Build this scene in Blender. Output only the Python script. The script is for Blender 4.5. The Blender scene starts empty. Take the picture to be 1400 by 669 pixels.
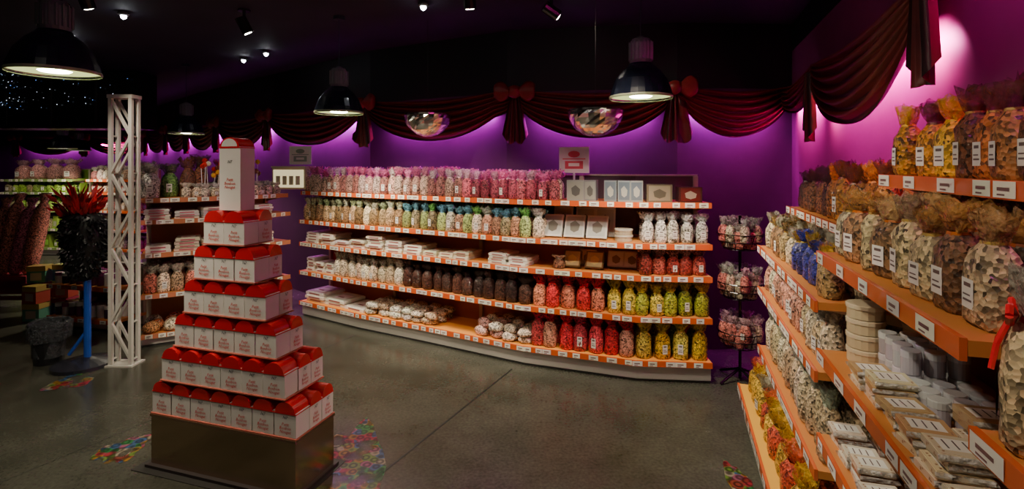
import bpy, math, random
import numpy as np
from mathutils import Vector, Matrix
random.seed(7); np.random.seed(7)
R=random.random
def U(a,b): return a+(b-a)*R()

# ------------------------------------------------------------------ materials
def newmat(name):
    m=bpy.data.materials.new(name); m.use_nodes=True
    nt=m.node_tree; nt.nodes.clear()
    o=nt.nodes.new('ShaderNodeOutputMaterial')
    return m,nt,o
def colmat(name,rough=.5,metal=0,coat=0,noise=0.0):
    m,nt,o=newmat(name)
    p=nt.nodes.new('ShaderNodeBsdfPrincipled')
    a=nt.nodes.new('ShaderNodeAttribute'); a.attribute_name='Col'
    p.inputs['Roughness'].default_value=rough; p.inputs['Metallic'].default_value=metal
    p.inputs['Coat Weight'].default_value=coat
    if noise:
        tc=nt.nodes.new('ShaderNodeTexCoord'); n=nt.nodes.new('ShaderNodeTexNoise'); n.inputs['Scale'].default_value=25
        nt.links.new(tc.outputs['Object'],n.inputs['Vector'])
        mr=nt.nodes.new('ShaderNodeMapRange'); mr.inputs[3].default_value=1-noise; mr.inputs[4].default_value=1+noise
        nt.links.new(n.outputs['Fac'],mr.inputs[0])
        mx=nt.nodes.new('ShaderNodeVectorMath'); mx.operation='SCALE'
        nt.links.new(a.outputs['Color'],mx.inputs[0]); nt.links.new(mr.outputs[0],mx.inputs['Scale'])
        nt.links.new(mx.outputs[0],p.inputs['Base Color'])
    else: nt.links.new(a.outputs['Color'],p.inputs['Base Color'])
    nt.links.new(p.outputs[0],o.inputs[0]); return m
def candymat():
    m,nt,o=newmat('candy_in_cellophane')
    p=nt.nodes.new('ShaderNodeBsdfPrincipled')
    a=nt.nodes.new('ShaderNodeAttribute'); a.attribute_name='Col'
    tc=nt.nodes.new('ShaderNodeTexCoord')
    v=nt.nodes.new('ShaderNodeTexVoronoi'); v.inputs['Scale'].default_value=100
    nt.links.new(tc.outputs['Object'],v.inputs['Vector'])
    sep=nt.nodes.new('ShaderNodeSeparateColor'); nt.links.new(v.outputs['Color'],sep.inputs[0])
    mr=nt.nodes.new('ShaderNodeMapRange'); mr.inputs[3].default_value=.08; mr.inputs[4].default_value=1.6
    nt.links.new(sep.outputs[0],mr.inputs[0])
    mx=nt.nodes.new('ShaderNodeVectorMath'); mx.operation='SCALE'
    nt.links.new(a.outputs['Color'],mx.inputs[0]); nt.links.new(mr.outputs[0],mx.inputs['Scale'])
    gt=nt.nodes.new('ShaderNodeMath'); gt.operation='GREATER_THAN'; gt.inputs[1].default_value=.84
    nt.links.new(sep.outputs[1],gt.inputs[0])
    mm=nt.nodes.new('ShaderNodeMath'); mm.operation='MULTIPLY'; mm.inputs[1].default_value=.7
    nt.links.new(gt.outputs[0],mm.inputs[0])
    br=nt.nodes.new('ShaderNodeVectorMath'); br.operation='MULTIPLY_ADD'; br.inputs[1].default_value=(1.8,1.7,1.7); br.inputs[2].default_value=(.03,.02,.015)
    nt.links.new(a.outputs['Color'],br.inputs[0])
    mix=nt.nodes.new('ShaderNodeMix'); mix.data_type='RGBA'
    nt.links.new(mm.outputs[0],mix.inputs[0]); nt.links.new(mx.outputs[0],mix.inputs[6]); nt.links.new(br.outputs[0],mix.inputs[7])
    nt.links.new(mix.outputs[2],p.inputs['Base Color'])
    b=nt.nodes.new('ShaderNodeBump'); b.inputs['Strength'].default_value=.7; b.inputs['Distance'].default_value=.006
    nt.links.new(v.outputs['Distance'],b.inputs['Height']); nt.links.new(b.outputs[0],p.inputs['Normal'])
    n=nt.nodes.new('ShaderNodeTexNoise'); n.inputs['Scale'].default_value=30; n.inputs['Detail'].default_value=2; n.inputs['Distortion'].default_value=1.5
    nt.links.new(tc.outputs['Object'],n.inputs['Vector'])
    b2=nt.nodes.new('ShaderNodeBump'); b2.inputs['Strength'].default_value=1; b2.inputs['Distance'].default_value=.025
    nt.links.new(n.outputs['Fac'],b2.inputs['Height']); nt.links.new(b2.outputs[0],p.inputs['Coat Normal'])
    p.inputs['Roughness'].default_value=.55; p.inputs['Specular IOR Level'].default_value=.25
    p.inputs['Coat Weight'].default_value=.7; p.inputs['Coat Roughness'].default_value=.07; p.inputs['Coat IOR'].default_value=1.5
    nt.links.new(p.outputs[0],o.inputs[0]); return m
def cellomat():
    m,nt,o=newmat('cellophane')
    p=nt.nodes.new('ShaderNodeBsdfPrincipled'); p.inputs['Roughness'].default_value=.15
    a=nt.nodes.new('ShaderNodeAttribute'); a.attribute_name='Col'
    nt.links.new(a.outputs['Color'],p.inputs['Base Color'])
    t=nt.nodes.new('ShaderNodeBsdfTransparent'); mx=nt.nodes.new('ShaderNodeMixShader')
    tc=nt.nodes.new('ShaderNodeTexCoord'); n=nt.nodes.new('ShaderNodeTexNoise'); n.inputs['Scale'].default_value=55; n.inputs['Detail'].default_value=4
    nt.links.new(tc.outputs['Object'],n.inputs['Vector'])
    mr=nt.nodes.new('ShaderNodeMapRange'); mr.inputs[1].default_value=.35; mr.inputs[2].default_value=.65; mr.inputs[3].default_value=.25; mr.inputs[4].default_value=.88
    nt.links.new(n.outputs['Fac'],mr.inputs[0]); nt.links.new(mr.outputs[0],mx.inputs[0])
    b=nt.nodes.new('ShaderNodeBump'); b.inputs['Strength'].default_value=1; b.inputs['Distance'].default_value=.02
    nt.links.new(n.outputs['Fac'],b.inputs['Height']); nt.links.new(b.outputs[0],p.inputs['Normal'])
    nt.links.new(t.outputs[0],mx.inputs[1]); nt.links.new(p.outputs[0],mx.inputs[2]); nt.links.new(mx.outputs[0],o.inputs[0]); return m
def emitmat(name,st):
    m,nt,o=newmat(name)
    e=nt.nodes.new('ShaderNodeEmission'); e.inputs['Strength'].default_value=st
    a=nt.nodes.new('ShaderNodeAttribute'); a.attribute_name='Col'
    nt.links.new(a.outputs['Color'],e.inputs['Color']); nt.links.new(e.outputs[0],o.inputs[0]); return m
MATTE,GLOSS,CELLO,CANDY,METAL,EMIT,EMITHI,FABRIC=range(8)
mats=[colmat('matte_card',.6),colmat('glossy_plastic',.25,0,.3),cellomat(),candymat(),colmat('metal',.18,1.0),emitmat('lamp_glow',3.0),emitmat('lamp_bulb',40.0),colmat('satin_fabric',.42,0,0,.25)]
def wallmat(name,c1,c2,rough=.6,ztop=None):
    m,nt,o=newmat(name)
    p=nt.nodes.new('ShaderNodeBsdfPrincipled'); p.inputs['Roughness'].default_value=rough
    tc=nt.nodes.new('ShaderNodeTexCoord'); n=nt.nodes.new('ShaderNodeTexNoise'); n.inputs['Scale'].default_value=1.8; n.inputs['Detail'].default_value=8
    nt.links.new(tc.outputs['Object'],n.inputs['Vector'])
    cr=nt.nodes.new('ShaderNodeValToRGB'); cr.color_ramp.elements[0].position=.35; cr.color_ramp.elements[1].position=.68
    cr.color_ramp.elements[0].color=(*c1,1); cr.color_ramp.elements[1].color=(*c2,1)
    nt.links.new(n.outputs['Fac'],cr.inputs[0])
    out=cr.outputs[0]
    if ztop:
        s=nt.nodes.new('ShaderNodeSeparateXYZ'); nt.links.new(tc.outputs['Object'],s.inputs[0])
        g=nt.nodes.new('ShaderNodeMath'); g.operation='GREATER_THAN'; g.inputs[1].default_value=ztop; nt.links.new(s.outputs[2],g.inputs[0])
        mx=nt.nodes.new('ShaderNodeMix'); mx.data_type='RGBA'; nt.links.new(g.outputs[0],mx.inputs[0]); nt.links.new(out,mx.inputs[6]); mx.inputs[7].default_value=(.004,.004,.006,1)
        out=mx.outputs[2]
    nt.links.new(out,p.inputs['Base Color'])
    nt.links.new(p.outputs[0],o.inputs[0]); return m
def floormat():
    m,nt,o=newmat('polished_concrete')
    p=nt.nodes.new('ShaderNodeBsdfPrincipled')
    tc=nt.nodes.new('ShaderNodeTexCoord')
    n=nt.nodes.new('ShaderNodeTexNoise'); n.inputs['Scale'].default_value=1.1; n.inputs['Detail'].default_value=12; n.inputs['Roughness'].default_value=.7
    n2=nt.nodes.new('ShaderNodeTexNoise'); n2.inputs['Scale'].default_value=55; n2.inputs['Detail'].default_value=8
    nt.links.new(tc.outputs['Object'],n.inputs['Vector']); nt.links.new(tc.outputs['Object'],n2.inputs['Vector'])
    cr=nt.nodes.new('ShaderNodeValToRGB'); cr.color_ramp.elements[0].position=.33; cr.color_ramp.elements[1].position=.68
    cr.color_ramp.elements[0].color=(.062,.063,.046,1); cr.color_ramp.elements[1].color=(.15,.147,.115,1)
    nt.links.new(n.outputs['Fac'],cr.inputs[0])
    mx=nt.nodes.new('ShaderNodeMix'); mx.data_type='RGBA'; mx.blend_type='MULTIPLY'; mx.inputs[0].default_value=.75
    nt.links.new(cr.outputs[0],mx.inputs[6]); nt.links.new(n2.outputs['Fac'],mx.inputs[7])
    nt.links.new(mx.outputs[2],p.inputs['Base Color'])
    mr=nt.nodes.new('ShaderNodeMapRange'); mr.inputs[3].default_value=.12; mr.inputs[4].default_value=.36
    nt.links.new(n.outputs['Fac'],mr.inputs[0]); nt.links.new(mr.outputs[0],p.inputs['Roughness'])
    p.inputs['Specular IOR Level'].default_value=.6
    b=nt.nodes.new('ShaderNodeBump'); b.inputs['Strength'].default_value=.15; b.inputs['Distance'].default_value=.004
    nt.links.new(n2.outputs['Fac'],b.inputs['Height']); nt.links.new(b.outputs[0],p.inputs['Normal'])
    nt.links.new(p.outputs[0],o.inputs[0]); return m
def projlightmat():  # coloured light projected on the floor, painted as a cell pattern
    m,nt,o=newmat('painted_sweets_projection')
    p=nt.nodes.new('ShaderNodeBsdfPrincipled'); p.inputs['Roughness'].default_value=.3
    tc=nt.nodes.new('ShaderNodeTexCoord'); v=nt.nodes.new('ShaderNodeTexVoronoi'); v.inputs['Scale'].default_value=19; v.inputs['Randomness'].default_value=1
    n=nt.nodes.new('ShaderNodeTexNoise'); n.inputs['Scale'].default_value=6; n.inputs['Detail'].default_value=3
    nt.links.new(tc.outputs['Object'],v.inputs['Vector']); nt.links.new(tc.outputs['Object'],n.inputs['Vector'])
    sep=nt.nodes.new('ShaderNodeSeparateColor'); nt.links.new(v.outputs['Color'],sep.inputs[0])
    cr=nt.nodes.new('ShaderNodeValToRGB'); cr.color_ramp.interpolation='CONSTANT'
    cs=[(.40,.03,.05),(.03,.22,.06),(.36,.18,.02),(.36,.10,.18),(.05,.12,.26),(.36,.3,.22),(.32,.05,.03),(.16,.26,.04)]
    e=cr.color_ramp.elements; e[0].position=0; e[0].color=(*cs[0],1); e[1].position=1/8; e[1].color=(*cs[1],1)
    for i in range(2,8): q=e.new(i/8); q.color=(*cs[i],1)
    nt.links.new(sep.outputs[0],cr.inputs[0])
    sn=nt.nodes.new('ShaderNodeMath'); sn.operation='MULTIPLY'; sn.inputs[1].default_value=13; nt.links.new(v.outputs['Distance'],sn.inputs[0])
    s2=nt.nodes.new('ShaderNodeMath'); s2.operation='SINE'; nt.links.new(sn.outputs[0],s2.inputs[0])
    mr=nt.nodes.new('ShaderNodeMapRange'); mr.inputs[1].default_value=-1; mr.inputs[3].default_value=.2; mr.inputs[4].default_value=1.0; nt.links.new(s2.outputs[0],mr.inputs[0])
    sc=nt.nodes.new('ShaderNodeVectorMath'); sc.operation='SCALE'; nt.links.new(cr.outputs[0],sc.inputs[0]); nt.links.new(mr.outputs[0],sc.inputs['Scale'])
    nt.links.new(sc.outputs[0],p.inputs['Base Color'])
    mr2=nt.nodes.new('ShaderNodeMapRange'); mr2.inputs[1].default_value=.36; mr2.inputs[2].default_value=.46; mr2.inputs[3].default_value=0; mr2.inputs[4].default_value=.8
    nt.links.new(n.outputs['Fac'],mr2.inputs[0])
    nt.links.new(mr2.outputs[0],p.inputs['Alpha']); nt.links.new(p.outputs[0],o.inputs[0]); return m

# ------------------------------------------------------------------ mesh builder
class T:
    def __init__(s): s.V=[];s.F=[];s.K=[];s.M=[]
    def add(s,V,F,k,m):
        b=len(s.V); s.V+= [tuple(v) for v in V]
        for f in F: s.F.append(tuple(i+b for i in f)); s.K.append(k); s.M.append(m)
        return s
    def box(s,x0,x1,y0,y1,z0,z1,k,m):
        V=[(x0,y0,z0),(x1,y0,z0),(x1,y1,z0),(x0,y1,z0),(x0,y0,z1),(x1,y0,z1),(x1,y1,z1),(x0,y1,z1)]
        return s.add(V,[(0,3,2,1),(4,5,6,7),(0,1,5,4),(1,2,6,5),(2,3,7,6),(3,0,4,7)],k,m)
    def lathe(s,prof,seg,k,m,sx=1,sy=1,jit=0,pw=2,cap=(True,True),cx=0,cy=0,zj=.08):
        V=[]
        for (r,z) in prof:
            for i in range(seg):
                a=2*math.pi*(i+.5)/seg; c,q=math.cos(a),math.sin(a)
                e=(abs(c)**pw+abs(q)**pw)**(-1/pw)
                rr=r*e*(1+U(-jit,jit))
                V.append((cx+rr*c*sx,cy+rr*q*sy,z+U(-jit,jit)*zj))
        F=[]
        for j in range(len(prof)-1):
            for i in range(seg):
                i2=(i+1)%seg
                F.append((j*seg+i,j*seg+i2,(j+1)*seg+i2,(j+1)*seg+i))
        if cap[0]: F.append(tuple(range(seg-1,-1,-1)))
        if cap[1]: F.append(tuple((len(prof)-1)*seg+i for i in range(seg)))
        return s.add(V,F,k,m)
class MB:
    def __init__(s): s.Vs=[];s.n=0;s.F=[];s.C=[];s.M=[]
    def inst(s,t,loc,rot=0,sc=(1,1,1),pal=((.8,.8,.8),),tilt=0):
        V=np.array(t.V,dtype=float)*np.array(sc,dtype=float)
        if tilt:
            c,q=math.cos(tilt),math.sin(tilt); V=V@np.array([[1,0,0],[0,c,-q],[0,q,c]]).T
        c,q=math.cos(rot),math.sin(rot)
        V=V@np.array([[c,-q,0],[q,c,0],[0,0,1]]).T+np.array(loc,dtype=float)
        b=s.n; s.Vs.append(V); s.n+=len(V)
        s.F+=[tuple(i+b for i in f) for f in t.F]
        s.C+=[pal[min(k,len(pal)-1)] for k in t.K]; s.M+=t.M
    def raw(s,V,F,col,m):
        t=T().add(V,F,0,m); s.inst(t,(0,0,0),0,(1,1,1),(col,))
    def tube(s,p0,p1,r,col,m,seg=6,r1=None):
        p0=Vector(p0);p1=Vector(p1); d=(p1-p0).normalized(); r1=r if r1 is None else r1
        a=d.orthogonal().normalized(); b=d.cross(a); V=[]
        for p,rr in ((p0,r),(p1,r1)):
            for i in range(seg):
                t=2*math.pi*i/seg; V.append(tuple(p+a*rr*math.cos(t)+b*rr*math.sin(t)))
        F=[(i,(i+1)%seg,seg+(i+1)%seg,seg+i) for i in range(seg)]+[tuple(range(seg-1,-1,-1)),tuple(range(seg,2*seg))]
        s.raw(V,F,col,m)
    def chain(s,pts,r,col,m,seg=6,closed=False):
        n=len(pts)
        for i in range(n if closed else n-1): s.tube(pts[i],pts[(i+1)%n],r,col,m,seg)
    def build(s,name,parent=None,loc=(0,0,0)):
        me=bpy.data.meshes.new(name)
        V=np.concatenate(s.Vs) if s.Vs else np.zeros((0,3))
        V=V-np.array(loc)
        me.from_pydata(V.tolist(),[],s.F)
        for m in mats: me.materials.append(m)
        me.polygons.foreach_set('material_index',np.array(s.M,dtype=np.int32))
        sm=[m in (CELLO,CANDY,FABRIC) for m in s.M]
        me.polygons.foreach_set('use_smooth',sm)
        at=me.color_attributes.new('Col','FLOAT_COLOR','CORNER')
        L=np.array([len(f) for f in s.F]); C=np.ones((len(s.F),4)); C[:,:3]=np.array([c[:3] for c in s.C])
        at.data.foreach_set('color',np.repeat(C,L,axis=0).ravel())
        me.update()
        o=bpy.data.objects.new(name,me); bpy.context.collection.objects.link(o); o.location=loc
        if parent: o.parent=parent
        return o
def prism(mb,A,B,z0,z1,col,m):
    n=len(A); V=[(p[0],p[1],z0) for p in A]+[(p[0],p[1],z0) for p in B]+[(p[0],p[1],z1) for p in A]+[(p[0],p[1],z1) for p in B]
    F=[]
    for i in range(n-1):
        F+=[(i,n+i,n+i+1,i+1),(2*n+i,2*n+i+1,3*n+i+1,3*n+i),(i,i+1,2*n+i+1,2*n+i),(n+i+1,n+i,3*n+i,3*n+i+1)]
    F+=[(0,2*n,3*n,n),(n-1,2*n-1,4*n-1,3*n-1)]
    mb.raw(V,F,col,m)
def offs(P,d):
    out=[]
    for i,p in enumerate(P):
        ns=[]
        if i>0: ns.append(Vector((-(p[1]-P[i-1][1]),p[0]-P[i-1][0])).normalized())
        if i<len(P)-1: ns.append(Vector((-(P[i+1][1]-p[1]),P[i+1][0]-p[0])).normalized())
        n=sum(ns,Vector((0,0))).normalized(); k=1/max(.5,n.dot(ns[0]))
        out.append((p[0]+n.x*d*k,p[1]+n.y*d*k))
    return out
class Path:
    def __init__(s,P):
        s.P=P; s.L=[0]
        for i in range(len(P)-1): s.L.append(s.L[-1]+math.dist(P[i],P[i+1]))
        s.len=s.L[-1]
    def at(s,t,d=0):
        i=0
        while i<len(s.P)-2 and t>s.L[i+1]: i+=1
        a,b=s.P[i],s.P[i+1]; l=s.L[i+1]-s.L[i]; f=(t-s.L[i])/l
        tx,ty=(b[0]-a[0])/l,(b[1]-a[1])/l
        return a[0]+tx*l*f-ty*d, a[1]+ty*l*f+tx*d, math.atan2(ty,tx)

# ------------------------------------------------------------------ templates (unit sized)
def mk_bag(pw=2.6,full=.68,fl=1.0,lab=.2):
    t=T(); seg=14
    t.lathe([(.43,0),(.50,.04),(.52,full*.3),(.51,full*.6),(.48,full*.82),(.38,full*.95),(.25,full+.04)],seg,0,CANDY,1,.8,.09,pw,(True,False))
    t.lathe([(.26,full+.03),(.235,full+.065)],8,2,GLOSS,1,.85,0,2,(False,False))
    t.lathe([(.23,full+.05),(.36*fl,full+.11),(.50*fl,full+.22),(.56*fl,1.0)],seg+2,1,CELLO,1.05,.6,.26,2,(False,False),zj=.26)
    t.lathe([(.20,full+.05),(.22*fl,full+.14),(.34*fl,.99)],9,1,CELLO,1,.7,.35,2,(False,False),zj=.24)
    if lab:
        z0,z1=full*.22,full*.6
        t.add([(-lab,-.435,z0),(lab,-.435,z0),(lab,-.435,z1),(-lab,-.435,z1)],[(0,1,2,3)],3,MATTE)
        t.add([(-lab*.75,-.44,z0+.06),(lab*.75,-.44,z0+.06),(lab*.75,-.44,z0+.08),(-lab*.75,-.44,z0+.08)],[(0,1,2,3)],4,MATTE)
        t.add([(-lab*.75,-.44,z0+.11),(lab*.5,-.44,z0+.11),(lab*.5,-.44,z0+.125),(-lab*.75,-.44,z0+.125)],[(0,1,2,3)],4,MATTE)
        t.add([(-lab*.6,-.44,z1-.07),(lab*.6,-.44,z1-.07),(lab*.6,-.44,z1-.035),(-lab*.6,-.44,z1-.035)],[(0,1,2,3)],4,MATTE)
    return t
BAGS=[mk_bag(lab=(.17 if i%2 else 0)) for i in range(6)]
PLAIN=[mk_bag(lab=0) for i in range(4)]
WIDE=[mk_bag(3.6,.68,1.05,.22) for _ in range(4)]
def mk_pouch():
    t=T()
    t.lathe([(.30,0),(.5,.15),(.52,.45),(.44,.75),(.2,1)],10,0,CANDY,1,.8,.16,3)
    t.add([(-.2,-.3,.82),(.2,-.3,.82),(.2,.05,1.0),(-.2,.05,1.0)],[(0,1,2,3)],3,MATTE)
    return t
POUCH=[mk_pouch() for _ in range(3)]
def mk_flat():
    t=T()
    t.box(-.5,.5,-.5,.5,0,.8,0,GLOSS)
    t.box(-.46,.46,-.46,.46,.8,1,0,GLOSS)
    t.add([(-.3,-.3,1.02),(.3,-.3,1.02),(.3,.15,1.02),(-.3,.15,1.02)],[(0,1,2,3)],1,MATTE)
    t.add([(-.2,-.2,1.04),(.1,-.2,1.04),(.1,-.1,1.04),(-.2,-.1,1.04)],[(0,1,2,3)],2,MATTE)
    t.add([(-.3,-.505,.2),(.3,-.505,.2),(.3,-.505,.6),(-.3,-.505,.6)],[(0,1,2,3)],2,MATTE)
    return t
FLAT=mk_flat()
def mk_pack():
    t=T()
    t.box(-.42,.42,-.42,.42,0,.85,0,GLOSS)
    t.box(-.4,.4,-.4,.4,.85,.93,0,GLOSS)
    t.add([(-.42,-.44,.1),(-.42,.44,.1),(-.52,.46,.5),(-.52,-.46,.5),(-.42,-.44,.8),(-.42,.44,.8)],[(0,1,2,3),(3,2,5,4)],1,CELLO)
    t.add([(.42,-.44,.1),(.42,.44,.1),(.52,.46,.5),(.52,-.46,.5),(.42,-.44,.8),(.42,.44,.8)],[(0,3,2,1),(3,4,5,2)],1,CELLO)
    t.add([(-.25,-.3,.95),(.25,-.3,.95),(.25,.3,.95),(-.25,.3,.95)],[(0,1,2,3)],2,MATTE)
    for k in range(3):
        t.add([(-.18,-.2+k*.16,.98),(.18,-.2+k*.16,.98),(.18,-.17+k*.16,.98),(-.18,-.17+k*.16,.98)],[(0,1,2,3)],3,MATTE)
    for k in range(6):
        x=U(-.38,.3); z=U(.2,.6); t.add([(x,-.425,z),(x+.07,-.425,z),(x+.05,-.425,z+.15),(x+.01,-.425,z+.15)],[(0,1,2,3)],4,MATTE)
        x=U(-.38,.3); y=random.choice([U(-.38,-.32),U(.31,.35)]); t.add([(x,y,.935),(x+.07,y,.935),(x+.05,y+.04,.935),(x+.01,y+.04,.935)],[(0,1,2,3)],4,MATTE)
    return t
PACK=mk_pack()
def mk_tin():
    t=T(); t.lathe([(.48,0),(.5,.03),(.5,.7)],18,0,GLOSS,cap=(True,False)); t.lathe([(.5,.7),(.53,.71),(.53,.96),(.5,1)],18,1,GLOSS,cap=(True,True)); return t
TIN=mk_tin()
def mk_frame():
    t=T(); t.box(-.5,.5,-.5,.5,0,1,0,GLOSS)
    t.add([(-.42,-.505,.08),(.42,-.505,.08),(.42,-.505,.92),(-.42,-.505,.92)],[(0,1,2,3)],1,GLOSS)
    t.add([(-.2,-.51,.3),(0,-.51,.2),(.22,-.51,.3),(.26,-.51,.55),(0,-.51,.75),(-.24,-.51,.6)],[(0,1,2,3,4,5)],2,MATTE)
    return t
FRAME=mk_frame()

def vary(c,a=.15):
    k=1+U(-a,a); return tuple(min(1,max(0,x*k*(1+U(-.06,.06)))) for x in c)
def fill(mb,path,s0,s1,h,w,ht,temps,pal,depths=(.1,),gap=.0,jit=.01,asp=1.0,hj=.1,rotj=.3):
    n=max(1,int((s1-s0)/(w+gap))); st=(s1-s0)/n
    for d in depths:
        for i in range(n):
            x,y,a=path.at(s0+st*(i+.5)+U(-jit,jit),d+U(-jit,jit))
            p=pal() if callable(pal) else pal
            mb.inst(random.choice(temps),(x,y,h),a+U(-rotj,rotj),(w*1.0,w*asp,ht*(1+U(-hj,hj*.6))),p)
LBL=(.8,.78,.75); INK=(.12,.08,.08)
def palette(bodies,flares,tie=None,lab=LBL):
    def f():
        b=vary(random.choice(bodies),.3); fl=vary(random.choice(flares),.2)
        return (b,fl,vary(random.choice(tie)) if tie else fl,lab,INK)
    return f
def stack(mb,path,s0,s1,h,w,dp,th,nmin,nmax,cols,d0=.16,temp=None,inkc=(.3,.1,.1),gap=.01,rj=.05):
    n=max(1,int((s1-s0)/(w+gap))); st=(s1-s0)/n
    for i in range(n):
        k=random.randint(nmin,nmax)
        for j in range(k):
            x,y,a=path.at(s0+st*(i+.5)+U(-.006,.006),d0+U(-.012,.012))
            c=vary(random.choice(cols),.1)
            mb.inst(temp or FLAT,(x,y,h+j*th*1.03),a+U(-rj,rj),(w,dp,th),(c,LBL,inkc,INK,(.3,.14,.06)))

ORANGE=(.70,.11,.02); CREAM=(.4,.36,.3)
def gondola(name,P,levels,depth,top,backcol=(.42,.10,.03),deck=(.6,.22,.05),labd=1.0,base=True,strip=ORANGE,bayw=1.0,labs=1.0,upper=None):
    mb=MB()
    B0=offs(P,depth); B1=offs(P,depth+.03)
    zu=upper if upper else top
    prism(mb,B0,B1,0.0,zu,backcol,MATTE)
    if upper: prism(mb,B0,B1,zu,top,(.07,.03,.05),MATTE)
    prism(mb,offs(P,depth-.012),offs(P,depth+.04),top,top+.015,CREAM,MATTE)
    bp=Path(P)
    nb=max(1,round(bp.len/bayw))
    for i in range(nb+1):
        x,y,a=bp.at(min(bp.len-.02,max(.02,bp.len*i/nb)),depth-.02)
        t=T().box(-.018,.018,-.015,.015,0,top,0,MATTE); mb.inst(t,(x,y,0),a,(1,1,1),((.4,.33,.25),))
    for li,(h,o,dk) in enumerate(levels):
        A=offs(P,o)
        prism(mb,A,offs(P,depth-.002),h-.03,h,dk or deck,MATTE)
        prism(mb,offs(P,o-.014),offs(P,o-.001),h-.040,h+.004,strip,GLOSS)
        if li==0 and base:
            prism(mb,offs(P,o+.03),offs(P,o+.05),0.02,h-.031,(.62,.6,.55),GLOSS)
            prism(mb,offs(P,o+.045),offs(P,o+.06),0,.02,(.1,.1,.1),MATTE)
        ap=Path(offs(P,o-.016)); s=.06
        while s<ap.len-.06:
            x,y,a=ap.at(s); w=U(.025,.042)*labs
            t=T().add([(-w,0,-.036),(w,0,-.036),(w,0,.002),(-w,0,.002)],[(0,1,2,3)],0,MATTE).add([(-w*.6,-.001,-.02),(w*.5,-.001,-.02),(w*.5,-.001,-.012),(-w*.6,-.001,-.012)],[(0,1,2,3)],1,MATTE).add([(-w*.6,-.001,-.031),(w*.1,-.001,-.031),(w*.1,-.001,-.027),(-w*.6,-.001,-.027)],[(0,1,2,3)],1,MATTE)
            mb.inst(t,(x,y,h),a,(1,1,1),(vary((.85,.83,.75),.1),(.2,.1,.1))); s+=U(.09,.24)/labd
        for i in range(nb+1):
            if li==0: continue
            x,y,a=bp.at(min(bp.len-.02,max(.02,bp.len*i/nb)),0)
            t=T().add([(-.004,o+.02,h-.032),(-.004,depth-.01,h-.032),(-.004,depth-.01,h-.1),(.004,o+.02,h-.032),(.004,depth-.01,h-.032),(.004,depth-.01,h-.1)],[(0,1,2),(5,4,3),(0,2,5,3),(0,3,4,1)],0,MATTE)
            mb.inst(t,(x,y,0),a,(1,1,1),((.6,.55,.45),))
    return mb.build(name)

# ------------------------------------------------------------------ room
H=3.0
Wb=[(-13,13),(-9.6,13),(-5.7,9.3),(-3.6,7.5),(-1.62,5.85),(-.05,4.98),(1.51,4.68),(2.597,4.75)]
def rw(y): return 1.015+.333*y
Wr=[(2.597,4.75),(rw(-1.5),-1.5)]
def wall(name,P,mat,th=.1):
    mb=MB(); prism(mb,P,offs(P,th),0,H,(1,1,1),MATTE); o=mb.build(name)
    o.data.materials.clear(); o.data.materials.append(mat)
    o.data.polygons.foreach_set('material_index',[0]*len(o.data.polygons)); return o
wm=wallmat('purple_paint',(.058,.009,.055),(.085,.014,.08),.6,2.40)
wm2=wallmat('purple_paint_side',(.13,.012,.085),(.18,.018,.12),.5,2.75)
dark=wallmat('dark_paint',(.012,.012,.016),(.02,.02,.026),.6)
wall('wall_back',Wb,wm); wall('wall_right',Wr,wm2)
wall('wall_left',[(-13,-1.5),(-13,13)],dark)
wall('wall_front',[(rw(-1.5),-1.5),(-13,-1.5)],dark)
def slab(name,z0,z1,mat):
    t=T().box(-13.1,2.9,-1.6,13.1,z0,z1,0,MATTE); mb=MB(); mb.inst(t,(0,0,0)); o=mb.build(name)
    o.data.materials.clear(); o.data.materials.append(mat); o.data.polygons.foreach_set('material_index',[0]*len(o.data.polygons)); return o
slab('floor',-.1,0,floormat()); slab('ceiling',H,H+.1,wallmat('ceiling_black',(.014,.012,.028),(.022,.02,.042),.75))
mb=MB()
def joint(a,b,w=.008,c=(.012,.012,.01)):
    a=Vector(a);b=Vector(b); n=(b-a).normalized(); n=Vector((-n.y,n.x))*w/2
    mb.raw([(a.x-n.x,a.y-n.y,.0015),(b.x-n.x,b.y-n.y,.0015),(b.x+n.x,b.y+n.y,.0015),(a.x+n.x,a.y+n.y,.0015)],[(0,1,2,3)],c,MATTE)
joint((.0,4.25),(-1.55,1.15),.013); joint((-1.55,5.1),(-3.0,2.2),.004,(.04,.04,.035))
mb.build('trim_1')
dm=projlightmat()
def projlight(cx,cy,rx,ry,rot,z=.002):  # flat floor patch that carries the painted light projection
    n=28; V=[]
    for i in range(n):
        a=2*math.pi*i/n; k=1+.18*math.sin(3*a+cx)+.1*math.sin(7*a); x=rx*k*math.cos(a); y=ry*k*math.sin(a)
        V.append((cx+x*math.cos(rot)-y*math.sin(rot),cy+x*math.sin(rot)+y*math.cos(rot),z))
    mb=MB(); mb.raw(V,[tuple(range(n))],(1,1,1),MATTE); o=mb.build('painted_floor_projection')
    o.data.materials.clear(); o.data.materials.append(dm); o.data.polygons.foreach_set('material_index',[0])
projlight(-.86,2.66,.20,.72,.28); projlight(-2.32,3.05,.12,.15,0); projlight(-3.45,4.0,.14,.16,.3,.0022); projlight(1.2,2.7,.06,.22,-.2)

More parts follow.
